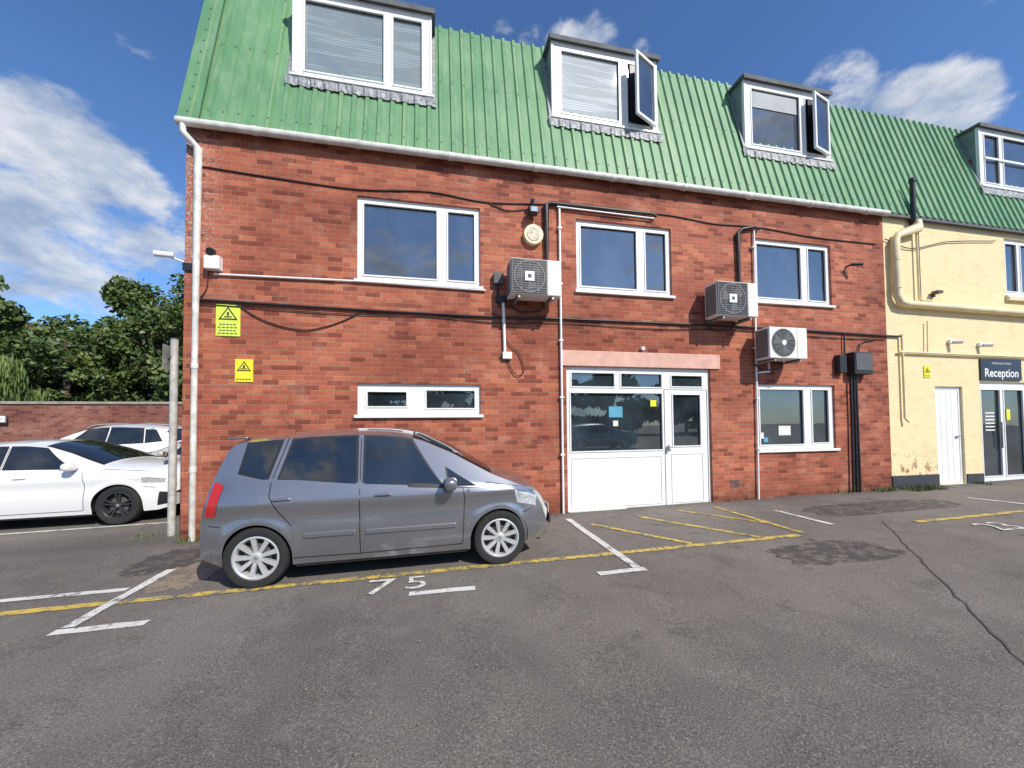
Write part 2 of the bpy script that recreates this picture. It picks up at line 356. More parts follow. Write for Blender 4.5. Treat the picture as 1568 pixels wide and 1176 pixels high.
# dormers
def dormer(nm,x0,x1,panes,gl,opened=None):
    z0,z1=7.22,8.60; yf=.20
    yr=1.4
    V=[(x0-.03,yf+.055,z0-.1),(x0-.03,yr,z0-.1),(x0-.03,yr,z1+.08),(x0-.03,yf+.055,z1+.08),(x1+.03,yf+.055,z0-.1),(x1+.03,yr,z0-.1),(x1+.03,yr,z1+.08),(x1+.03,yf+.055,z1+.08)]
    mesh(nm+"_cheeks",V,[(0,1,2,3),(4,7,6,5),(0,3,7,4)],CHEEK,B)
    box(nm+"_roof",x0-.10,x1+.10,yf-.06,yr,z1+.08,z1+.14,FELT,B,.01)
    box(nm+"_roof_edge",x0-.09,x1+.09,yf-.075,yf-.062,z1+.05,z1+.135,FELT,B)
    box(nm+"_corner_l",x0-.04,x0-.002,yf-.01,yf+.054,z0-.0,z1+.07,UPVC,B); box(nm+"_corner_r",x1+.002,x1+.04,yf-.01,yf+.054,z0,z1+.07,UPVC,B)
    box(nm+"_head",x0-.002,x1+.002,yf-.008,yf+.05,z1+.002,z1+.07,UPVC,B)
    holes=[(a,b,z0+.11,z1-.09) for a,b in panes]
    window(nm+"_window",x0,x1,z0,z1,yf,holes,gl,B,sill=False)
    box(nm+"_sill",x0-.07,x1+.07,yf-.06,yf+.03,z0-.04,z0-.002,UPVC,B,.006)
    V=[];F=[];nx=int((x1-x0+.24)/.03)
    for i in range(nx+1):
        x=x0-.12+i*.03
        ph=((x-(XL-.04))%.2); h=.045 if .1<ph<.2 else .026
        zb_=7.0+random.uniform(-.018,.012)
        for z,o in ((z0-.03,.05),(7.10,h+.010+random.uniform(0,.01)),(zb_,h+random.uniform(0,.004))): V.append((x,onroof(z,o),z))
    for i in range(nx):
        for k in(0,1): a=i*3+k; F.append((a,a+3,a+4,a+1))
    mesh(nm+"_lead_apron",V,F,LEAD,B)
    for sx in (x0-.05,x1+.05):
        slab(nm+"_side_flash_%s"%('l' if sx<x0 else 'r'),sx-.05,sx+.05,7.05,8.7,.03,.042,LEAD)
    if opened:
        a,b,ang=opened
        E=empty(nm+"_open_sash",(b,yf-.02,0)); E.parent=B
        box(nm+"_opening",a+.1,b-.06,yf-.004,yf-.001,z0+.09,z1-.07,BLK,B)  # flat black plate painted as the dark interior behind the sash
        w=b-a; f=.055; s0=z0+.08; s1=z1-.08
        for k,(p,q,r,s_) in enumerate(((-w,0,s0,s0+f),(-w,0,s1-f,s1),(-w,-w+f,s0+f,s1-f),(-f,0,s0+f,s1-f))):
            box(nm+"_sash_%d"%k,p,q,-.05,0,r,s_,UPVC,E,.005)
        mesh(nm+"_sash_glass",[(-w+f,-.02,s0+f),(-f,-.02,s0+f),(-f,-.02,s1-f),(-w+f,-.02,s1-f)],[(0,1,2,3)],GL,E)
        E.rotation_euler=(0,0,ang)
dormer("dormer_1",-2.13,0.0,[(-1.98,-.76),(-.60,-.13)],[GLB,GLB])
dormer("dormer_2",2.25,4.33,[(2.40,3.56),(3.74,4.20)],[GLB2,GL],(3.70,4.30,math.radians(24)))
dormer("dormer_3",6.42,8.50,[(6.56,7.76),(7.92,8.37)],[GL,GL],(7.90,8.48,math.radians(15)))
box("dormer_3_blind",6.60,7.72,.218,.224,8.14,8.49,simple("roller_blind",(.35,.37,.38),.6),B)
dormer("dormer_4",13.08,15.0,[(13.22,13.70),(13.86,14.86)],[GL,GL])
box("dormer_4_bar",13.2,14.9,.17,.185,7.9,7.95,UPVC,B)
ab=empty("alarm_box"); box("alarm_red",12.98,13.045,.35,.55,7.6,7.95,RED,ab,.01); box("alarm_back",13.04,13.052,.33,.57,7.58,7.97,DKG,ab)
# pipes & cables on brick wall
tube("service_cable",[(-3.3,-.03,3.42),(-2.2,-.03,3.40),(-1,-.03,3.385),(1.1,-.03,3.375),(2.27,-.03,3.40),(4.4,-.03,3.41),(6.34,-.03,3.42),(9.6,-.03,3.38),(9.95,-.03,3.39)],.019,BLK,B,True)
tube("thin_cable",[(-3.3,-.02,3.36),(-1.5,-.02,3.31),(0,-.02,3.33),(1.2,-.02,3.28),(2.3,-.02,3.33),(4,-.02,3.30),(6,-.02,3.35),(8,-.02,3.29),(9.6,-.02,3.30)],.008,BLK,B,True)
tube("upper_cable",[(-3.31,-.015,5.42),(-2.2,-.015,5.36),(-1.11,-.015,5.33),(.0,-.015,5.42),(.95,-.015,5.35),(2.18,-.015,5.44),(4.3,-.015,5.49),(5.4,-.015,5.42),(6.43,-.015,5.45),(7.8,-.015,5.37),(9.43,-.015,5.37)],.011,BLK,B,True)
tube("loop_cable",[(-2.85,-.02,3.4),(-2.45,-.02,3.15),(-1.9,-.02,3.03),(-1.4,-.02,3.17),(-1.05,-.02,3.37)],.009,BLK,B,True)
tube("bell_cable",[(.95,-.015,5.36),(1.3,-.015,5.25),(1.65,-.015,5.30)],.008,BLK,B,True)
tube("white_conduit",[(-3.12,-.03,3.81),(-1.1,-.03,3.84),(.92,-.03,3.82)],.016,UPVC,B)
tube("corner_cable",[(-3.2,-.02,3.9),(-3.22,-.02,3.6),(-3.3,-.02,3.45)],.008,BLK,B,True)
tube("white_pipe_1",[(2.245,-.04,5.36),(2.25,-.04,g(2.2))],.021,UPVC,B); tube("white_pipe_2",[(6.30,-.04,5.35),(6.24,-.04,g(6.2))],.019,UPVC,B)
for z in (1,2,3,4,5):
    box("clip_a%d"%z,2.21,2.28,-.07,0,z,z+.03,UPVC,B); box("clip_b%d"%z,6.24,6.31,-.07,0,z,z+.03,UPVC,B)
tube("ac_line_1",[(4.15,-.05,5.42),(4.05,-.05,5.45),(2.1,-.05,5.45),(2.0,-.05,5.40),(2.0,-.05,4.25),(2.0,-.25,4.10)],.03,BLK,B)
tube("ac_line_1b",[(4.1,-.05,5.37),(2.2,-.05,5.39)],.014,UPVC,B)
tube("ac_line_2",[(6.43,-.05,5.40),(6.30,-.05,5.42),(6.02,-.05,5.36),(5.92,-.05,5.26),(5.92,-.05,4.15)],.03,BLK,B)
tube("ac_line_3",[(6.55,-.05,2.72),(6.55,-.05,2.55),(6.3,-.05,2.52)],.018,UPVC,B)
tube("trunking",[(1.22,-.04,3.62),(1.24,-.04,2.78)],.026,UPVC,B); box("trunking_box",1.20,1.36,-.07,0,2.66,2.78,UPVC,B,.01)
tube("loose_cable",[(1.28,-.03,2.66),(1.42,-.03,2.40),(1.57,-.03,2.45),(1.5,-.03,2.75),(1.3,-.03,2.95),(1.24,-.03,3.1)],.008,BLK,B,True)
box("isolator",1.05,1.22,-.10,0,3.93,4.12,DKG,B,.01); tube("iso_cable",[(1.12,-.05,3.93),(1.16,-.05,3.7),(1.4,-.2,3.62)],.016,BLK,B,True); box("junction_box",1.1,1.28,-.08,0,3.62,3.74,BLK,B,.01)
for k,(a,c) in enumerate(((-2.9,.62),(5.65,.3))):
    for i in range(5): box("air_brick_%d_%d"%(k,i),a,a+.2,-.006,-.001,c+i*.03,c+i*.03+.015,DKG,B)
# AC units
def ac(x0,x1,z0,z1,square):
    E=empty("air_conditioning_unit"); y0,y1=-.46,-.12
    box("casing",x0,x1,y0,y1,z0,z1,ACW,E,.015)
    w=x1-x0;h=z1-z0; cx=x0+w*.36; cz=(z0+z1)/2; r=min(h*.44,w*.34)
    if square: box("grille_back",cx-r*1.14,cx+r*1.16,y0-.006,y0-.001,cz-r*1.08,cz+r*1.08,BLK,E)
    Fv=[(cx,y0-.008,cz)]+[(cx+r*math.cos(a),y0-.008,cz+r*math.sin(a)) for a in np.linspace(0,2*math.pi,33)[:-1]]
    mesh("fan_opening",Fv,[(0,i,i%32+1) for i in range(1,33)],BLK,E)
    for k in range(3):
        a=k*2.09+.4; pts=[(cx+.05*math.cos(a),y0-.010,cz+.05*math.sin(a)),(cx+r*.9*math.cos(a-.1),y0-.010,cz+r*.9*math.sin(a-.1)),(cx+r*.9*math.cos(a+.8),y0-.010,cz+r*.9*math.sin(a+.8)),(cx+.05*math.cos(a+.9),y0-.010,cz+.05*math.sin(a+.9))]
        mesh("blade_%d"%k,pts,[(0,1,2,3)],DKG,E)
    V=[];F=[]
    def ring(R,t):
        k=len(V)
        for a in np.linspace(0,2*math.pi,33)[:-1]:
            V.append((cx+(R-t)*math.cos(a),y0-.016,cz+(R-t)*math.sin(a))); V.append((cx+(R+t)*math.cos(a),y0-.016,cz+(R+t)*math.sin(a)))
        for i in range(32): F.append((k+2*i,k+2*i+1,k+2*((i+1)%32)+1,k+2*((i+1)%32)))
    if square:
        for i in range(15):
            z=cz-r*1.02+i*r*2.04/14; k=len(V); V+= [(cx-r*1.12,y0-.016,z-.0025),(cx+r*1.14,y0-.016,z-.0025),(cx+r*1.14,y0-.016,z+.0025),(cx-r*1.12,y0-.016,z+.0025)]; F.append((k,k+1,k+2,k+3))
        for i in range(5):
            x=cx-r*1.1+i*r*2.2/4; k=len(V); V+= [(x-.003,y0-.018,cz-r),(x+.003,y0-.018,cz-r),(x+.003,y0-.018,cz+r),(x-.003,y0-.018,cz+r)]; F.append((k,k+1,k+2,k+3))
        ring(r*.98,.006)
    else:
        for R in np.linspace(.06,r,9): ring(R,.0022)
        for i in range(12):
            a=i*math.pi/6; k=len(V); d=Vector((math.cos(a),0,math.sin(a))); nn=Vector((-d.z,0,d.x))*.0025; c=Vector((cx,y0-.017,cz))
            V.extend([tuple(c+d*.05+nn),tuple(c+d*r+nn),tuple(c+d*r-nn),tuple(c+d*.05-nn)]); F.append((k,k+1,k+2,k+3))
    mesh("grille",V,F,GRL,E)
    if square: box("hub_badge",cx-.078,cx+.078,y0-.024,y0-.019,cz-.078,cz+.078,UPVC,E); box("hub_dot",cx-.03,cx+.03,y0-.026,y0-.0245,cz-.03,cz+.03,DKG,E)
    else:
        mesh("hub",[(cx,y0-.02,cz)]+[(cx+.05*math.cos(a),y0-.02,cz+.05*math.sin(a)) for a in np.linspace(0,2*math.pi,17)[:-1]],[(0,i,i%16+1) for i in range(1,17)],ACW,E)
    box("side_grille",x0-.003,x0-.001,y0+.04,y1-.03,z0+.03,z1-.04,DKG,E)
    for i in range(14):
        z=z0+.04+i*(h-.08)/14; box("fin_%d"%i,x0-.007,x0-.0035,y0+.04,y1-.03,z,z+(h-.08)/40,GRL,E)
    box("panel_line",cx+r*1.2,cx+r*1.2+.004,y0-.003,y0-.001,z0+.01,z1-.01,DKG,E)
    for xx in (x0+.12,x1-.16):
        box("bracket",xx,xx+.035,y0+.02,-.0,z0-.05,z0-.015,GREYP,E); box("bracket_up",xx,xx+.035,-.03,-.0,z0-.02,z0+.35,GREYP,E)
        box("foot",xx-.01,xx+.045,y0+.05,y1-.02,z0-.016,z0-.001,BLK,E)
    box("service_cover",x1+.001,x1+.03,y0+.12,y1-.06,z0+.06,z0+.3,ACW,E,.008)
    tube("refrigerant_line",[(x1-.2,-.1,z0-.0),(x1-.25,-.08,z0-.13),(x1-.6,-.06,z0-.16),(x0+.05,-.05,z0-.06)],.017,BLK,E,True)
ac(1.27,2.12,3.65,4.24,True); ac(5.08,5.94,3.49,4.12,True); ac(6.17,7.02,2.74,3.33,False)
fl=empty("security_light"); box("lamp_head",1.66,1.82,-.20,-.06,5.16,5.27,BLK,fl,.01); box("lamp_glass",1.68,1.80,-.21,-.201,5.175,5.255,LENS,fl); box("bracket",1.71,1.76,-.1,0,5.24,5.40,BLK,fl); tube("sensor",[(1.73,-.1,5.36),(1.73,-.16,5.42)],.035,DKG,fl)
be=empty("intruder_alarm_bell"); tube("bell_body",[(1.76,0,4.84),(1.76,-.09,4.84)],.17,simple("bell_cream",(.80,.68,.44),.5),be,n=28); tube("bell_face",[(1.76,-.09,4.84),(1.76,-.10,4.84)],.12,simple("bell_face",(.66,.56,.42),.5,var=.5,vscale=18),be,n=24)
cm=empty("security_camera"); box("junction",-3.22,-3.02,-.12,0,3.86,4.06,UPVC,cm,.01); tube("dome",[(-3.13,-.08,4.12),(-3.13,-.14,4.10)],.055,BLK,cm,n=16); tube("arm",[(-3.5,-.05,3.95),(-3.64,-.08,4.0)],.015,UPVC,cm); tube("camera_body",[(-3.60,-.10,4.02),(-3.80,-.18,4.0)],.04,UPVC,cm,n=16); box("wall_plate",-3.53,-3.36,-.03,0,3.84,3.95,BLK,cm)
c2=empty("security_camera"); tube("body",[(8.60,-.12,4.82),(8.76,-.22,4.80)],.035,BLK,c2,n=12); tube("arm",[(8.62,0,4.82),(8.62,-.12,4.82)],.02,BLK,c2)
mb=empty("electric_meter_box"); box("left_box",8.22,8.40,-.12,0,2.55,2.92,BLK,mb,.01); box("right_box",8.52,9.0,-.18,0,2.52,2.98,BLK,mb,.015); box("lid",8.55,8.97,-.19,-.181,2.60,2.95,DKG,mb,.005)
for i,xx in enumerate((8.56,8.64,8.70)): tube("black_conduit_%d"%i,[(xx,-.06,2.52),(xx,-.06,1.6),(xx+.02*i-.03,-.06,g(8.5))],.022,BLK,mb)
tube("feed",[(8.45,-.04,2.9),(8.45,-.04,3.38)],.015,BLK,mb); tube("feed_2",[(8.8,-.04,2.95),(8.9,-.04,3.2),(9.3,-.04,3.3)],.012,BLK,mb,True)
sl=empty("door_sensor"); tube("sensor_body",[(3.82,0,2.93),(3.82,-.07,2.92)],.035,UPVC,sl,n=12)
def sign(nm,x0,x1,z0,z1,m,tri):
    E=empty(nm); box("plate",x0,x1,-.012,-.001,z0,z1,m,E)
    cx=(x0+x1)/2; w=x1-x0; zt_=z1-.03
    def tr(k,yy,mm):
        c=zt_-w*.62*.62; mesh("triangle",[(cx-w*.4*k,yy,c-w*.62*.38*k),(cx+w*.4*k,yy,c-w*.62*.38*k),(cx,yy,c+w*.62*.62*k)],[(0,1,2)],mm,E)
    h=w*.62
    tr(1,-.015,BLK); tr(.74,-.017,m)
    box("symbol",cx-.012,cx+.012,-.02,-.0185,zt_-h*.7,zt_-h*.4,BLK,E); box("symbol_base",cx-.05,cx+.05,-.02,-.0185,zt_-h*.82,zt_-h*.74,BLK,E)
    for i in range(tri):
        z=z0+.03+i*.045; ww=w*(.42-.06*(i%2)); 
        for q in range(5):
            a=cx-ww+q*ww*2/5; box("lettering_%d_%d"%(i,q),a,a+ww*.3,-.0145,-.0135,z,z+.016,DKG,E)
sign("warning_sign",-3.10,-2.78,2.90,3.37,YGS,4); sign("warning_sign",-2.84,-2.60,2.22,2.56,YSIGN,1)
# ---------------------------------------------------------------- cream building
C=empty("cream_office_building")
YW=(13.34,15.2,4.50,5.87); YD=(10.98,11.80,.13,2.31); GD=(12.34,13.92,.10,2.43)
holed("front_wall",XB,XR,-.3,6.02,.004,.12,[YW,YD,GD],CREAM,C)
mesh("end_wall",[(XR,0,-.3),(XR,10,-.3),(XR,10,9),(XR,.1,6.2)],[(0,1,2,3)],CREAM,C)
box("plinth_1",XB,10.97,-.02,.0,-.1,.37,BLACKP,C); box("plinth_2",11.82,12.32,-.02,.0,-.1,.34,BLACKP,C); box("plinth_3",13.94,XR,-.02,0,-.1,.36,BLACKP,C)
window("upper_window",*YW,.05,[(13.44,13.82,4.62,5.76),(13.96,15.08,4.62,5.76)],GL,C); box("window_ledge",13.3,15.3,-.07,.004,4.36,4.45,CRP,C,.01)
box("white_door",YD[0]+.06,YD[1]-.06,.06,.10,.15,2.25,UPVC,C); holed("door_frame",*YD,.05,.05,[(YD[0]+.06,YD[1]-.06,.14,2.25)],UPVC,C); box("door_handle",11.62,11.72,.02,.06,1.17,1.20,GREYP,C)
for k in range(3): box("door_panel_line_%d"%k,11.2+.17*k,11.206+.17*k,.057,.0595,.2,2.2,WOLD,C)
window("reception_door",*GD,.05,[(12.44,13.04,.26,2.25),(13.18,13.80,.26,2.25)],GLD,C,sill=False)
for k in range(6): box("door_vinyl_%d"%k,12.6,12.9,.070,.076,1.3+.08*k,1.33+.08*k,NW,C)
box("door_sticker",13.3,13.42,.070,.076,1.55,1.8,YSIGN,C); box("door_pull",13.0,13.02,0,.03,.9,1.5,GREYP,C)
box("step",12.1,14.1,-.4,0,g(13)-.05,.12,simple("concrete_step",(.30,.28,.25),.85,var=.3,vscale=12),C,.01); box("step_door",10.9,11.9,-.3,0,g(11)-.05,.125,DKG,C,.01)
R_=empty("reception_sign"); box("board",12.35,13.66,-.03,-.001,2.47,2.96,NAVY,R_)
text("lettering","Reception",(13.0,-.034,2.55),.27,UPVC,R_,align='CENTER'); text("small_lettering","OFFICES AND STUDIOS",(13.0,-.034,2.84),.06,UPVC,R_,align='CENTER')
tube("soil_vent",[(10.50,.0,5.9),(10.36,-.10,6.0),(10.36,-.12,6.15),(10.36,-.12,6.80)],.05,BLK,C,n=14); tube("vent_cowl",[(10.36,-.12,6.78),(10.36,-.12,6.86)],.065,BLK,C,n=14)
tube("soil_pipe",[(10.50,-.10,5.95),(10.48,-.10,5.78),(9.92,-.10,5.58),(9.84,-.10,5.45),(9.84,-.10,4.25),(9.92,-.10,4.12),(10.1,-.10,4.08),(XR,-.10,4.02)],.07,CRP,C,n=16)
for a in ((9.84,5.0),(9.84,4.4)): tube("collar",[(a[0],-.10,a[1]),(a[0],-.10,a[1]+.09)],.082,CRP,C,n=16)
tube("waste_pipe",[(10.52,-.06,5.75),(10.52,-.06,4.25),(10.60,-.06,4.2),(10.9,-.06,4.2)],.022,CRP,C)
tube("thin_waste_pipe",[(9.9,-.05,3.04),(14,-.05,3.03),(XR,-.05,3.0)],.024,CRP,C); tube("drop_pipe",[(10.0,-.05,3.42),(10.0,-.05,1.6),(10.05,-.09,1.52)],.024,CRP,C)
tube("side_pipe",[(10.75,-.05,3.75),(10.72,-.05,3.05)],.015,CRP,C); tube("loop",[(9.66,-.03,5.5),(10.4,-.03,5.35),(11.5,-.03,5.6),(13,-.03,5.75)],.01,BLK,C,True); tube("black_drop",[(10.62,-.03,5.9),(10.62,-.03,4.1)],.01,BLK,C)
sign("warning_sign",10.66,10.85,2.5,2.76,YSIGN,1)
for xx,zz in ((11.45,3.32),(12.36,3.28)):
    E=empty("security_camera"); tube("base",[(xx,0,zz),(xx,-.06,zz)],.06,UPVC,E,n=16); tube("head",[(xx+.02,-.08,zz-.02),(xx+.10,-.18,zz-.03)],.045,UPVC,E,n=16)
E=empty("security_light"); box("lamp",10.92,11.08,-.16,-.03,4.36,4.42,DKG,E,.01); box("arm",10.97,11.02,-.05,0,4.3,4.4,DKG,E)
box("roof_edge",XB,XR,-.10,-.086,5.98,6.06,DKG,C)
# ---------------------------------------------------------------- post, boundary wall
p=empty("sign_post"); zp=g(-3.84,.38)
tube("post",[(-3.84,.38,zp-.02),(-3.84,.38,2.9)],.05,simple("galvanised_post",(.55,.54,.50),.6,.1,var=.35,vscale=9),p,n=16); tube("cap",[(-3.84,.38,2.9),(-3.84,.38,2.915)],.055,DKG,p,n=16)
box("sign_plate",-3.905,-3.90,.22,.56,2.42,2.80,GREYP,p); box("plate_clip",-3.90,-3.85,.33,.43,2.6,2.64,DKG,p)
bw=empty("boundary_wall")
holed("wall_face",-45,-3.5,-.2,2.33,9.0,.1,[],BRICK2,bw); box("coping",-45,-3.5,8.95,9.25,2.332,2.42,simple("coping_stone",(.34,.31,.27),.8,var=.3),bw,.01); box("wall_back",-45,-3.5,9.05,9.22,-.2,2.33,BRICK2,bw)
for i in range(7): box("pier_%d"%i,-44+i*6,-43.6+i*6,8.9,8.999,-.2,2.33,BRICK2,bw)
E=empty("parking_sign"); box("plate",-13.6,-13.2,8.86,8.88,1.75,1.95,UPVC,E); box("frame",-13.63,-13.17,8.882,8.895,1.72,1.98,DKG,E); box("lettering",-13.5,-13.3,8.855,8.859,1.83,1.86,DKG,E)
# ---------------------------------------------------------------- trees
def leafmat(nm,k):
    s=N(nm); oi=s.n("ShaderNodeNewGeometry")
    c=s.ramp(oi.outputs["Random Per Island"],[(0.,tuple(k*v for v in(.045,.080,.020))),(.5,tuple(k*v for v in(.085,.135,.032))),(1.,tuple(k*v for v in(.15,.19,.05)))])
    c=s.mix(c,s.mix(c,(.5,.55,.5),1,'MULTIPLY'),s.ramp(s.noise(.6,3),[(.4,.9),(.6,0.)]))
    s.set(Base_Color=c,Roughness=.55); return s.m
LEAF=leafmat("leaves",1.2); LEAF2=leafmat("willow_leaves",1.6)
BARK=simple("bark",(.09,.07,.05),.9,var=.4)
def tree(nm,x,y,h,w,n=9000,ls=.17,low=.25,weep=False,seed=0,nb=18):
    r=np.random.default_rng(seed); E=empty(nm,(x,y,g(x,y)))
    bl=[]
    for i in range(nb):
        t=r.random(); a=r.random()*6.28; rad=w*.5*math.sqrt(r.random())*(1-.5*t)
        bl.append((rad*math.cos(a),rad*math.sin(a),h*(low+(1-low)*t*.92),w*(.13+.11*r.random()),h*(.06+.06*r.random())))
    bl=np.array(bl); k=r.integers(0,nb,n); d=r.normal(size=(n,3)); d/=np.linalg.norm(d,axis=1)[:,None]
    rr=(.45+.62*r.random(n))[:,None]; sc=bl[k][:,[3,3,4]]
    c=bl[k][:,:3]+d*rr*sc
    if weep: c[:,2]-=r.random(n)**2*h*.25
    c[:,2]=np.maximum(c[:,2],.1)
    a=r.normal(size=(n,3)); a/=np.linalg.norm(a,axis=1)[:,None]; b=np.cross(a,r.normal(size=(n,3))); b/=np.linalg.norm(b,axis=1)[:,None]
    s_=(ls*(.5+r.random(n)))[:,None]; a*=s_*(.55); b*=s_
    if weep: b=np.tile([0,0,1.],(n,1))*s_*1.8; a*=.5
    V=np.stack([c-a-b*.2,c-b*.8,c+a+b*.1,c+b*.9],1).reshape(-1,3); F=np.arange(4*n).reshape(-1,4)
    mesh("foliage",V.tolist(),F.tolist(),LEAF2 if weep else LEAF,E)
    tube("trunk",[(0,0,-.1),(.05,0,h*.3),(-.05,.1,h*.6),(0,0,h*.85)],.16*h/8,BARK,E,True,n=8)
    for i in range(6):
        q=bl[i]; tube("limb_%d"%i,[(0,0,h*.25+.06*h*i),(q[0]*.5,q[1]*.5,(h*.3+q[2])*.5+.3),(q[0],q[1],q[2])],.05*h/8,BARK,E,True,n=6)
tree("broadleaf_tree",-21.5,14.5,9.3,7,14000,.13,seed=1); tree("broadleaf_tree",-18.0,15.5,7.6,5.5,11000,.13,seed=2)
tree("broadleaf_tree",-14.9,13.2,6.1,4.6,9000,.12,.1,seed=3); tree("broadleaf_tree",-12.7,15.0,8.7,5.2,15000,.12,seed=4)
tree("broadleaf_tree",-9.8,14.4,8.8,5.6,15000,.12,seed=5); tree("willow_tree",-16.2,11.2,4.7,3.6,8000,.09,.2,True,seed=6)
tree("willow_tree",-19.2,11.6,5.2,4.2,8000,.09,.2,True,seed=8); tree("broadleaf_tree",-26,17,9.5,8,11000,.15,seed=9)
tree("broadleaf_tree",-16.0,19,7.6,8,10000,.17,.05,seed=11); tree("broadleaf_tree",-21,20,8,9,10000,.17,.05,seed=12); tree("broadleaf_tree",-10.5,19,8.4,8,11000,.17,.05,seed=13)
tree("broadleaf_tree",-10.5,12.6,4.6,4.0,8000,.12,.1,seed=15)
for i in range(7): tree("distant_tree",-24+i*9,-34-3*(i%2),7+(i*37%4),10,1800,.6,.05,seed=20+i)  # unseen row behind the viewpoint, added for the windows to reflect
# grass tufts at the wall foot, leaf litter and grit
V=[];F=[]
for (x0,x1,y0,y1,n_) in ((9.0,9.6,-.22,-.02,160),(9.7,10.6,-.4,-.05,380),(8.0,9.0,-.10,0,60),(-3.5,-3.0,-.2,0,90),(11.9,12.1,-.3,0,60),(-4.3,-3.6,.1,.5,40),(5.5,6.2,-.05,0,20)):
    for i in range(n_):
        x=random.uniform(x0,x1);y=random.uniform(y0,y1);h=random.uniform(.03,.12);a=random.random()*6.28;w=.008
        z=g(x,y);k=len(V);dx=math.cos(a)*w;dy=math.sin(a)*w;lx=random.uniform(-.05,.05);ly=random.uniform(-.05,.05)
        V+= [(x-dx,y-dy,z),(x+dx,y+dy,z),(x+lx,y+ly,z+h)];F.append((k,k+1,k+2))
mesh("grass",V,F,LEAF)
V=[];F=[]
for i in range(900):
    if i<650: x=random.uniform(-3.4,13);y=-abs(random.gauss(0,.22))-.03
    else: x=random.uniform(-4,9);y=random.uniform(-5.5,-.3)
    r=random.uniform(.004,.014) if i<650 else random.uniform(.003,.008); z=g(x,y)+.011;k=len(V);a0=random.random()*6.28
    for q in range(4): V.append((x+r*math.cos(a0+q*1.57)*(1.6 if q%2 else 1),y+r*math.sin(a0+q*1.57),z+random.uniform(0,.008)))
    F.append((k,k+1,k+2,k+3))
mesh("leaf_litter",V,F,simple("dry_litter",(.26,.19,.11),.9,var=.6,vscale=9))
# ---------------------------------------------------------------- cars
def wheel(parent,x,y,z,r,side,spokes,alloy,double=False):
    E=empty("wheel",(x,y,z)); E.parent=parent
    if side>0: E.rotation_euler=(0,0,math.pi)
    def lathe(nm,prof,mat,n=40,sharp=40):
        V=[];F=[];m=len(prof)
        for i in range(n):
            a=2*math.pi*i/n
            for (rr,yy) in prof: V.append((rr*math.cos(a),yy,rr*math.sin(a)))
        for i in range(n):
            for j in range(m-1): F.append((i*m+j,((i+1)%n)*m+j,((i+1)%n)*m+j+1,i*m+j+1))
        mesh(nm,V,F,mat,E,True,sharp=sharp)
    ri=r*.70
    lathe("tyre",[(ri,-.075),(ri+.012,-.092),(r*.86,-.10),(r*.95,-.095),(r*.985,-.08),(r,-.055),(r,.055),(r*.985,.08),(r*.86,.1),(ri,.08)],RUB)
    lathe("rim",[(ri+.006,-.090),(ri-.008,-.094),(ri-.022,-.080),(ri-.028,-.03),(ri-.03,.06)],alloy)
    lathe("rim_back",[(ri,-.01),(.0,-.01)],BLK,24)
    lathe("brake_disc",[(ri*.62,-.03),(.05,-.03)],DKG,24)
    lathe("hub",[(0,-.082),(.03,-.082),(.048,-.076),(.06,-.05)],alloy,20)
    lathe("hub_cap",[(0,-.086),(.022,-.085),(.026,-.08)],GREYP,16)
    for i in range(spokes):
        offs=(-.13,.13) if double else (0,)
        for of in offs:
            a=2*math.pi*i/spokes+.3; c,s_=math.cos,math.sin
            def P(rr,an,w,yy): 
                return (rr*c(an)-w*s_(an),yy,rr*s_(an)+w*c(an))
            a0=a+of*.6;a1=a+of*1.3
            w0,w1=.011,.013
            if not double: w0,w1=.016,.024
            V=[P(.035,a0,-w0,-.07),P(.035,a0,w0,-.07),P(ri-.008,a1,w1,-.086),P(ri-.008,a1,-w1,-.086),P(.035,a0,-w0,-.04),P(.035,a0,w0,-.04),P(ri-.01,a1,w1,-.045),P(ri-.01,a1,-w1,-.045)]
            mesh("spoke",V,[(0,1,2,3),(0,4,5,1),(1,5,6,2),(3,2,6,7),(0,3,7,4)],alloy,E)
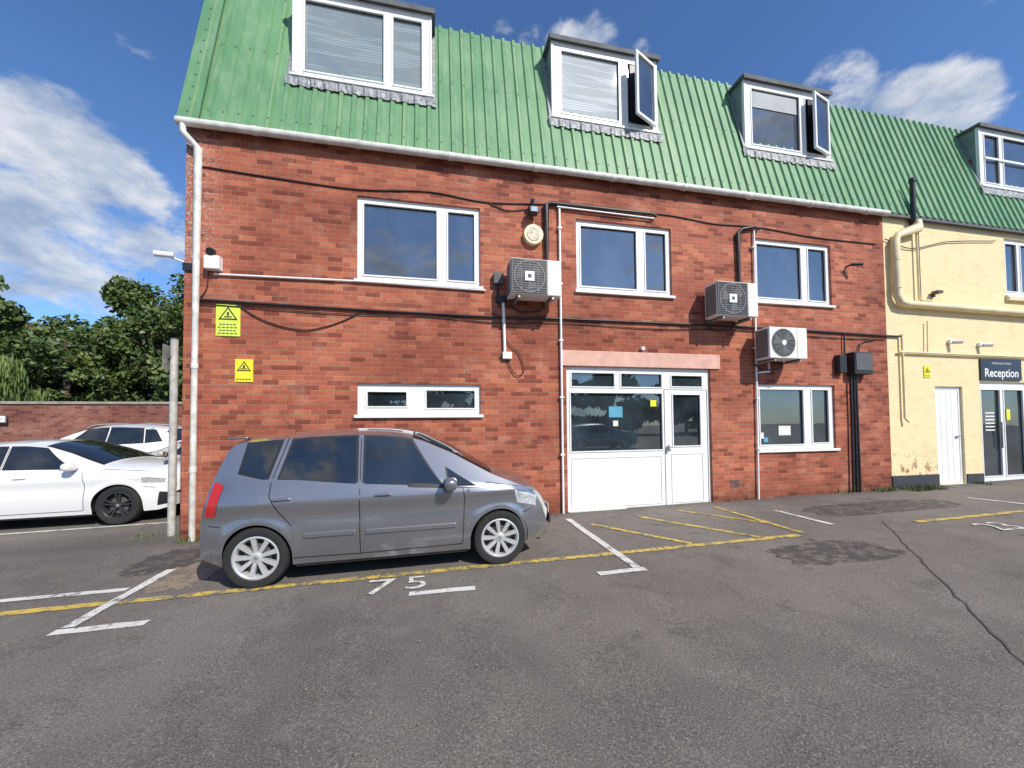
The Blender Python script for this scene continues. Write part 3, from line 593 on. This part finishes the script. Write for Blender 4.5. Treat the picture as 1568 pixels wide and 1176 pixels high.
def car(name,loc,rotz,tilt,S,paintm,alloy):
    root=empty(name,loc); root.rotation_euler=(0,tilt,rotz)
    W=S['W'];wb=S['wb'];wr=S['wr'];AR=S['ar'];top=S['top'];belt=S['belt'];sill=S.get('sill',.20)
    xa,xe=top[0][0],top[-1][0]; xc=(xa+xe)/2;hl=(xe-xa)/2; TH=S.get('tumble',.34)
    tx=[p_[0] for p_ in top];tz=[p_[1] for p_ in top];bx=[p_[0] for p_ in belt];bz=[p_[1] for p_ in belt]
    def sm(x,X,Z,d=.05): return float(np.mean([np.interp(x+o,X,Z) for o in (-d,-d/2,0,d/2,d)]))
    def ztop(x): return sm(x,tx,tz,.045)
    def zbelt(x): return sm(x,bx,bz)
    def wb_(x):
        t=(x-xc)/hl; return W*(1-(.20 if t>0 else .12)*abs(t)**5-.02*t*t)
    DROP=S.get('drop',.085)
    def drop(x): return DROP
    def zs(x): return ztop(x)-drop(x)
    def w(x,z):
        b=min(zbelt(x),zs(x)+.02); v=wb_(x)
        zc=S['crease']
        if z<=b:
            v-=.085*max(0,(z-zc)/.22)**1.5 + .05*max(0,(.55-z)/.35)**2
            v-=.014*math.exp(-((z-zc+.14)/.08)**2)
            v+=.007*math.exp(-((z-zc)/.03)**2)
        else: v-=.085*max(0,(b-zc)/.22)**1.5+TH*(z-b)+.008
        for c_ in (0,wb):
            d=math.hypot(x-c_,z-wr); v+=.014*math.exp(-((d-AR-.02)/.05)**2) if z<b else 0
        return v
    def warp(x,y):
        f=max(0,(x-(xe-.75))/.75); r_=max(0,((xa+.5)-x)/.5); q=(y/W)**2
        return x-.24*f*f*q+.12*r_*r_*q
    def zbot(x):
        z=sill+ .06*max(0,(x-(xe-.3))/.3)+.10*max(0,((xa+.35)-x)/.35)
        for c_ in (0,wb):
            d=abs(x-c_)
            if d<AR: z=max(z,wr+math.sqrt(AR*AR-d*d)*.98)
        return z
    st=set(np.round(np.arange(xa+.001,xe,.05),4)); st={x for x in st if all(abs(abs(x-c_)-AR)>.012 and abs(x-c_)>AR for c_ in(0,wb))}
    for c_ in (0,wb):
        for t in np.linspace(0,math.pi,25): st.add(round(c_+(AR-.0006)*math.cos(t),5))
        st|={round(c_-AR-.0006,5),round(c_+AR+.0006,5)}
    st|={xa+.001,xe-.001,xe-.02,xe-.04,xa+.02}
    st=sorted(st); NB,NT,NC=20,7,8
    V=[];idx=[]
    for x in st:
        zb0=zbot(x);z_s=zs(x);z_b=min(zbelt(x),z_s-.02); zb0=min(zb0,z_b-.02); row=[]
        zz=[zb0+(z_b-zb0)*i/NB for i in range(NB)]+[z_b+(z_s-z_b)*i/NT for i in range(NT+1)]
        for z in zz: row.append((w(x,z),z))
        ws=w(x,z_s)
        for i in range(1,NC+1):
            f=math.cos(i/NC*math.pi/2); row.append((ws*f if i<NC else 0,z_s+drop(x)*(1-f**2.6)))
        idx.append(row)
    m=len(idx[0]); 
    for x,row in zip(st,idx):
        for sgn in(1,-1):
            for (yy,z) in row: V.append((warp(x,yy),sgn*yy,z))
    F=[]
    for i in range(len(st)-1):
        a=i*2*m;b=(i+1)*2*m
        for j in range(m-1):
            F.append((a+j,b+j,b+j+1,a+j+1)); F.append((a+m+j,a+m+j+1,b+m+j+1,b+m+j))
    for e in (0,len(st)-1):
        a=e*2*m
        for j in range(m-2): F.append((a+j,a+j+1,a+m+j+1,a+m+j))
    body=mesh("body",V,F,paintm,root,True,sharp=38)
    wd=body.modifiers.new("weld","WELD"); wd.merge_threshold=.0004
    def patch(nm,q,mat,off,nx=14,nz=6,cap=None,sides=(1,-1)):
        (x0,z0),(x1,z1),(x2,z2),(x3,z3)=q
        for sg in sides:
            V=[];F=[]
            for i in range(nx+1):
                for j in range(nz+1):
                    s_=i/nx;t=j/nz
                    x=(x0*(1-s_)+x1*s_)*(1-t)+(x3*(1-s_)+x2*s_)*t; z=(z0*(1-s_)+z1*s_)*(1-t)+(z3*(1-s_)+z2*s_)*t
                    zb1=(z0*(1-s_)+z1*s_)
                    if cap is not None:
                        zc=zs(x)-cap
                        if z3>1.2: 
                            zt1=min(z3*(1-s_)+z2*s_,zc); z=zb1+(zt1-zb1)*t
                        z=min(z,zc)
                    yy=w(x,z)+off; V.append((warp(x,yy),sg*yy,z))
            for i in range(nx):
                for j in range(nz): a=i*(nz+1)+j; F.append((a,a+nz+1,a+nz+2,a+1))
            mesh(nm,V,F,mat,root,True)
    for k,q in enumerate(S['glass']):
        cx=sum(a for a,b in q)/4; cz=sum(b for a,b in q)/4
        qq=[(a+(.024 if a>cx else -.024),b+(.022 if b>cz else -.022)) for a,b in q]
        patch("window_seal_%d"%k,qq,BLK,.004,cap=.002); patch("side_glass_%d"%k,q,CGL,.008,cap=.022)
    def strip(nm,pts,wd_,mat,off):
        for sg in (1,-1):
            V=[];F=[];P=[]
            for i in range(len(pts)-1):
                for t in np.linspace(0,1,8)[:-1]: P.append((pts[i][0]*(1-t)+pts[i+1][0]*t,pts[i][1]*(1-t)+pts[i+1][1]*t))
            P.append(pts[-1])
            for i,(x,z) in enumerate(P):
                a=P[max(0,i-1)];b=P[min(len(P)-1,i+1)];d=math.hypot(b[0]-a[0],b[1]-a[1]);nx=-(b[1]-a[1])/d*wd_/2;nz=(b[0]-a[0])/d*wd_/2
                for s_ in(1,-1):
                    X=x+nx*s_;Z=z+nz*s_; yy=w(X,Z)+off; V.append((warp(X,yy),sg*yy,Z))
            for i in range(len(P)-1): F.append((2*i,2*i+1,2*i+3,2*i+2))
            mesh(nm,V,F,mat,root,True)
    for k,l_ in enumerate(S['seams']): strip("panel_gap_%d"%k,l_,.009,BLK,.0025)
    for (a,b,c,d) in S.get('mould',[]):
        for sg in(1,-1):
            yy=w((a+b)/2,(c+d)/2); box("side_moulding",a,b,sg*(yy+.004)-.012,sg*(yy+.004)+.012,c,d,paintm,root,.008)
    for c_ in (0,wb):
        for sg in (1,-1):
            V=[];F=[];n_=22
            for i in range(n_+1):
                a=-.25+ (math.pi+.5)*i/n_
                x=c_+(AR+.002)*math.cos(a); z=max(.16,wr+(AR+.002)*math.sin(a)*.98)
                V+= [(x,sg*(w(x,z)-.004),z),(x,sg*(W-.34),z)]
            for i in range(n_): F.append((2*i,2*i+1,2*i+3,2*i+2))
            k=len(V); V.append((c_,sg*(W-.34),wr)); 
            for i in range(n_): F.append((2*i+1,2*i+3,k))
            mesh("arch_liner",V,F,BLK,root)
            wheel(root,c_,sg*(W-.115),wr,wr,sg,S['spokes'],alloy,S.get('double',False))
    box("underbody",xa+.15,xe-.2,-(W-.3),W-.3,.17,.24,BLK,root)
    for sg in(1,-1): box("sill_skirt",AR+.02,wb-AR-.02,sg*(W-.12)-.05,sg*(W-.12)+.05,.17,.22,BLK,root)
    for nm,x0,x1 in (("windscreen",*S['ws']),("rear_screen",*S['rs'])):
        for o_,f0,mt in ((.004,.95,BLK),(.008,.91,CGL)):
            V=[];F=[];A=12;Bn=12; dx=.02 if mt is CGL else 0
            for i in range(A+1):
                x=x0+dx+(x1-x0-2*dx)*i/A; ws=w(x,zs(x))
                for j in range(Bn+1):
                    f=-f0+2*f0*j/Bn; yy=ws*f; sl=1 if nm=="windscreen" else -1
                    V.append((warp(x,abs(yy))+o_*sl*.6,yy,zs(x)+drop(x)*(1-abs(f)**2.6)+o_))
            for i in range(A):
                for j in range(Bn): a=i*(Bn+1)+j; F.append((a,a+Bn+1,a+Bn+2,a+1))
            mesh(nm if mt is CGL else nm+"_seal",V,F,mt,root,True)
    for k,q in enumerate(S['head']): patch("headlamp_%d"%k,q,LENS,.006)
    for k,q in enumerate(S['tail']): patch("tail_lamp_%d"%k,q,RED,.008)
    for k,q in enumerate(S.get('dark',[])): patch("trim_%d"%k,q,BLK,.005)
    xn=xe+.004; box("grille",xn-.02,xn,-.35,.35,.30,.42,BLK,root,.004); box("number_plate_front",xn,xn+.006,-.26,.26,.42,.53,NW,root)
    xt=xa-.004; box("number_plate_rear",xt-.006,xt,-.26,.26,.50,.61,YSIGN,root)
    for (hx,hz) in S['handles']:
        for sg in(1,-1):
            yy=w(hx,hz); box("door_handle",hx-.085,hx+.085,sg*(yy+.018)-.012,sg*(yy+.018)+.012,hz-.014,hz+.014,paintm,root,.01)
            box("handle_recess",hx-.07,hx+.05,sg*(yy+.004)-.003,sg*(yy+.004)+.003,hz-.03,hz+.012,DKG,root)
    mx,mz=S['mirror']
    for sg in(1,-1):
        yy=w(mx,mz)
        o=mesh("mirror",*uvs(.075,.11,.07),paintm,root,True); o.location=(mx,sg*(yy+.12),mz+.03)
        box("mirror_stalk",mx-.03,mx+.03,min(sg*yy,sg*(yy+.08)),max(sg*yy,sg*(yy+.08)),mz-.03,mz+.0,BLK,root,.008)
        box("mirror_glass",mx-.072,mx-.066,sg*(yy+.12)-.075,sg*(yy+.12)+.075,mz-.02,mz+.075,CGL,root)
    if S.get('rails'):
        for sg in (1,-1):
            a,b=S['rails']; P=[(x,sg*W*.68,ztop(x)-.05+.055*min(1,(x-a)/.12,(b-x)/.12)) for x in np.linspace(a,b,14)]
            tube("roof_rail",P,.013,ALLOY,root)
    return root
def uvs(a,b,c,n=12,m=16):
    V=[];F=[]
    for i in range(n+1):
        t=math.pi*i/n
        for j in range(m):
            p_=2*math.pi*j/m; f=lambda v:math.copysign(abs(v)**.7,v)
            V.append((a*f(math.sin(t)*math.cos(p_)),b*f(math.sin(t)*math.sin(p_)),c*f(math.cos(t))))
    for i in range(n):
        for j in range(m): F.append((i*m+j,i*m+(j+1)%m,(i+1)*m+(j+1)%m,(i+1)*m+j))
    return V,F
CITY=dict(W=.85,wb=2.47,wr=.30,ar=.335,crease=.82,spokes=9,tumble=.30,drop=.07,
 top=[(-.62,.66),(-.60,.76),(-.55,.98),(-.47,1.14),(-.38,1.37),(-.33,1.46),(-.25,1.505),(.1,1.535),(.5,1.56),(.9,1.57),(1.2,1.56),(1.45,1.53),(1.62,1.485),(1.95,1.335),(2.25,1.165),(2.42,1.07),(2.6,1.0),(2.80,.93),(2.96,.85),(3.08,.75),(3.17,.62),(3.205,.45)],
 belt=[(-.62,.62),(-.55,.95),(-.42,1.02),(-.1,1.04),(.3,1.02),(1.0,.95),(1.9,.90),(2.3,.88),(2.6,.86),(2.9,.77),(3.1,.62),(3.2,.42)],
 glass=[[(-.19,1.15),(.06,1.07),(.18,1.47),(-.13,1.47)],[(.19,1.07),(.94,.985),(.93,1.49),(.31,1.49)],[(1.03,.98),(1.86,.915),(1.50,1.47),(1.03,1.49)],[(1.93,.91),(2.22,.90),(2.18,.92),(1.90,1.10)]],
 seams=[[(.985,.26),(.985,.90),(.98,1.46)],[(2.05,.27),(2.07,.62),(2.08,.78),(2.06,.89)],[(.33,.60),(.21,.74),(.12,.90),(.12,1.05),(.25,1.48)],[(.35,.27),(.98,.26),(2.05,.27)],[(2.32,.93),(2.72,.86)],[(-.36,.62),(-.50,.63)],[(2.78,.56),(2.96,.60)]],
 mould=[(.45,.94,.47,.52),(1.04,1.98,.465,.515)],
 head=[[(2.70,.68),(3.02,.62),(3.03,.73),(2.66,.85)]],tail=[[(-.55,.72),(-.42,.72),(-.34,1.02),(-.45,1.06)]],
 handles=[(.24,.87),(1.22,.865)],mirror=(1.92,.92),ws=(1.52,2.40),rs=(-.50,-.34))
c1=car("silver_hatchback_car",(-1.70,-1.315,g(-1.70)),0,-.0135,CITY,P_GREY,ALLOY)
tube("aerial",[(.15,-.0,1.52),(-.02,0,1.70)],.004,BLK,c1); box("spoiler",-.40,-.2,-.5,.5,1.48,1.50,P_GREY,c1,.01)
A3=dict(W=.90,wb=2.63,wr=.325,ar=.365,crease=.78,spokes=5,double=True,tumble=.42,
 top=[(-.80,.62),(-.78,.85),(-.70,1.0),(-.62,1.10),(-.40,1.30),(-.25,1.37),(.2,1.43),(.8,1.46),(1.2,1.455),(1.5,1.42),(1.85,1.30),(2.15,1.17),(2.4,1.07),(2.8,1.03),(3.15,.97),(3.34,.90),(3.44,.80),(3.50,.62),(3.515,.5)],
 belt=[(-.8,.6),(-.62,.98),(-.3,1.0),(.3,.98),(1.2,.95),(2.1,.94),(2.6,.92),(3.1,.86),(3.35,.78),(3.5,.5)],
 glass=[[(-.32,1.06),(.05,1.02),(.12,1.34),(-.1,1.32)],[(.12,1.02),(.95,.99),(.95,1.42),(.2,1.40)],[(1.03,.985),(2.05,.97),(1.50,1.36),(1.03,1.42)]],
 seams=[[(.99,.25),(.99,1.35)],[(2.15,.28),(2.18,.7),(2.12,.92)],[(.36,.5),(.12,.8),(.08,1.0)],[(.4,.26),(2.15,.27)],[(2.4,.95),(3.1,.88)],[(3.0,.62),(3.2,.60)]],
 head=[[(2.98,.70),(3.36,.68),(3.38,.74),(2.98,.80)]],tail=[[(-.72,.78),(-.42,.80),(-.42,.92),(-.64,.93)]],
 dark=[[(3.22,.28),(3.42,.30),(3.44,.50),(3.28,.52)],[(3.44,.40),(3.51,.42),(3.51,.64),(3.45,.64)]],handles=[(.3,.86),(1.3,.85)],mirror=(2.0,.98),ws=(1.45,2.36),rs=(-.66,-.36))
car("white_hatchback_car",(-7.83,1.36+.90,g(-7)),0,-.012,A3,P_WHITE,ALLOYD)
SUV=dict(A3); SUV.update(W=.92,top=[(x,z*1.15) for x,z in A3['top']],belt=[(x,z*1.10) for x,z in A3['belt']],glass=[[(x,z*1.12) for x,z in q] for q in A3['glass']],rails=(-.1,1.5),mirror=(2.0,1.08),head=[[(x,z*1.1) for x,z in q] for q in A3['head']],wr=.36,ar=.40)
car("white_suv_car",(-7.85,7.2,g(-8,7)+.0),math.pi,.012,SUV,P_WHITE,ALLOYD)
car("beige_hatchback_car",(-4.1,5.0,g(-6,5)+.0),math.pi,.012,A3,P_BEIGE,ALLOY)
car("dark_hatchback_car",(-15.6,6.6,g(-13,6)),0,-.012,A3,P_DARK,ALLOY)
# cars parked across the yard, behind the viewpoint (seen in the window reflections)
car("red_hatchback_car",(2.0,-13.5,g(2)),0,-.012,A3,paint("red_car_paint",(.35,.03,.03),.2,.3),ALLOY)
car("blue_hatchback_car",(8.0,-14,g(8)),0,-.012,A3,paint("blue_car_paint",(.08,.20,.34),.2,.3),ALLOY)
# ---------------------------------------------------------------- sky & sun
sd=Vector((-.55,1,-1.0)).normalized(); el=math.asin(-sd.z); az=math.atan2(.55,-1)
w_=bpy.data.worlds.new("World"); scene.world=w_; w_.use_nodes=True; nt=w_.node_tree; bg=nt.nodes["Background"]; out=nt.nodes["World Output"]
sky=nt.nodes.new("ShaderNodeTexSky"); sky.sky_type='NISHITA'; sky.sun_disc=False; sky.sun_elevation=el; sky.sun_rotation=az; sky.air_density=1.0; sky.dust_density=.3; sky.ozone_density=3
tint=nt.nodes.new("ShaderNodeMix"); tint.data_type='RGBA'; tint.blend_type='MULTIPLY'; tint.inputs[0].default_value=1; tint.inputs[7].default_value=(.80,1.05,1.35,1)
nt.links.new(sky.outputs[0],tint.inputs[6]); nt.links.new(tint.outputs[2],bg.inputs[0]); bg.inputs[1].default_value=.125
tc=nt.nodes.new("ShaderNodeTexCoord")
def M(op,a,b=0,c=0):
    n_=nt.nodes.new("ShaderNodeMath"); n_.operation=op
    for v,i in((a,0),(b,1),(c,2)):
        if hasattr(v,'links'): nt.links.new(v,n_.inputs[i])
        else: n_.inputs[i].default_value=v
    return n_.outputs[0]
def WN(scale,det,rough,off=0,dist=0):
    n_=nt.nodes.new("ShaderNodeTexNoise"); n_.inputs["Scale"].default_value=scale; n_.inputs["Detail"].default_value=det; n_.inputs["Roughness"].default_value=rough; n_.inputs["Distortion"].default_value=dist
    mp=nt.nodes.new("ShaderNodeMapping"); mp.inputs["Location"].default_value=(off,off*.7,off); mp.inputs["Scale"].default_value=(1,1,1.9); nt.links.new(tc.outputs["Generated"],mp.inputs[0]); nt.links.new(mp.outputs[0],n_.inputs["Vector"]); return n_.outputs["Fac"]
n1=WN(6.5,8,.60,0,.2); n2=WN(8,5,.6,-.02)
def spot(v,deg0,deg1,amp):
    d=nt.nodes.new("ShaderNodeVectorMath"); d.operation='DOT_PRODUCT'; nt.links.new(tc.outputs["Generated"],d.inputs[0]); d.inputs[1].default_value=Vector(v).normalized()
    mr=nt.nodes.new("ShaderNodeMapRange"); mr.interpolation_type='SMOOTHSTEP'
    mr.inputs[1].default_value=math.cos(math.radians(deg1)); mr.inputs[2].default_value=math.cos(math.radians(deg0)); mr.inputs[3].default_value=0; mr.inputs[4].default_value=amp
    nt.links.new(d.outputs["Value"],mr.inputs[0]); return mr.outputs[0]
tot=0
for v,a,b,amp in (((-605,722,425),1,8,.22),((-527,707,375),1,8,.22),((-439,690,324),1,7,.20),((-585,721,325),1,8,.24),((-498,704,264),1,7,.18),((-615,728,270),1,8,.2),((-498,706,209),0,4,.25),((-700,700,380),2,12,.20),((-536,701,635),1,7,.08),
  ((599,465,509),.5,4,.24),((668,452,489),.5,4.5,.26),((756,433,485),.5,4.5,.28),((814,421,470),.5,4,.25),
  ((-7,589,640),1,4.5,.14),((120,563,604),.5,4,.17),((178,552,578),.5,4,.17),((237,539,588),.5,4,.16),((0,-1,.6),15,60,.19),((.3,-.5,1),10,40,.1)):
    tot=M('ADD',spot(v,a,b,amp),tot)
tot=M('MINIMUM',tot,.31)
den=M('ADD',n1,tot)
mr=nt.nodes.new("ShaderNodeMapRange"); mr.interpolation_type='SMOOTHSTEP'; mr.inputs[1].default_value=.62; mr.inputs[2].default_value=.80; nt.links.new(den,mr.inputs[0])
bg2=nt.nodes.new("ShaderNodeBackground"); bg2.inputs[1].default_value=.9
cr=nt.nodes.new("ShaderNodeValToRGB"); cr.color_ramp.elements[0].position=.38; cr.color_ramp.elements[0].color=(.40,.50,.68,1); cr.color_ramp.elements[1].position=.62; cr.color_ramp.elements[1].color=(.92,.94,.98,1)
nt.links.new(n2,cr.inputs[0]); nt.links.new(cr.outputs[0],bg2.inputs[0])
ms=nt.nodes.new("ShaderNodeMixShader"); nt.links.new(M('MULTIPLY',mr.outputs[0],.88),ms.inputs[0]); nt.links.new(bg.outputs[0],ms.inputs[1]); nt.links.new(bg2.outputs[0],ms.inputs[2]); nt.links.new(ms.outputs[0],out.inputs[0])
L=bpy.data.lights.new("sun","SUN"); L.energy=4.8; L.angle=math.radians(.5); L.color=(1,.94,.85)
lo=bpy.data.objects.new("sun",L); COL.objects.link(lo); lo.rotation_euler=sd.to_track_quat('-Z','Y').to_euler(); lo.location=(5,-20,20)
# ---------------------------------------------------------------- camera
cam=bpy.data.cameras.new("camera"); cam.sensor_width=36; cam.lens=594/1568*36; cam.shift_y=43/1568; cam.clip_end=1000; cam.clip_start=.05
co=bpy.data.objects.new("camera",cam); COL.objects.link(co)
fwd=Vector((.2060,.9781,.0301)).normalized(); right=Vector((.9786,-.2058,-.0088)); right=(right-fwd*right.dot(fwd)).normalized(); up_=right.cross(fwd)
co.matrix_world=Matrix(((right.x,up_.x,-fwd.x,0),(right.y,up_.y,-fwd.y,-6.48),(right.z,up_.z,-fwd.z,1.56),(0,0,0,1)))
scene.camera=co
scene.view_settings.view_transform='Standard'; scene.view_settings.look='None'; scene.view_settings.exposure=0
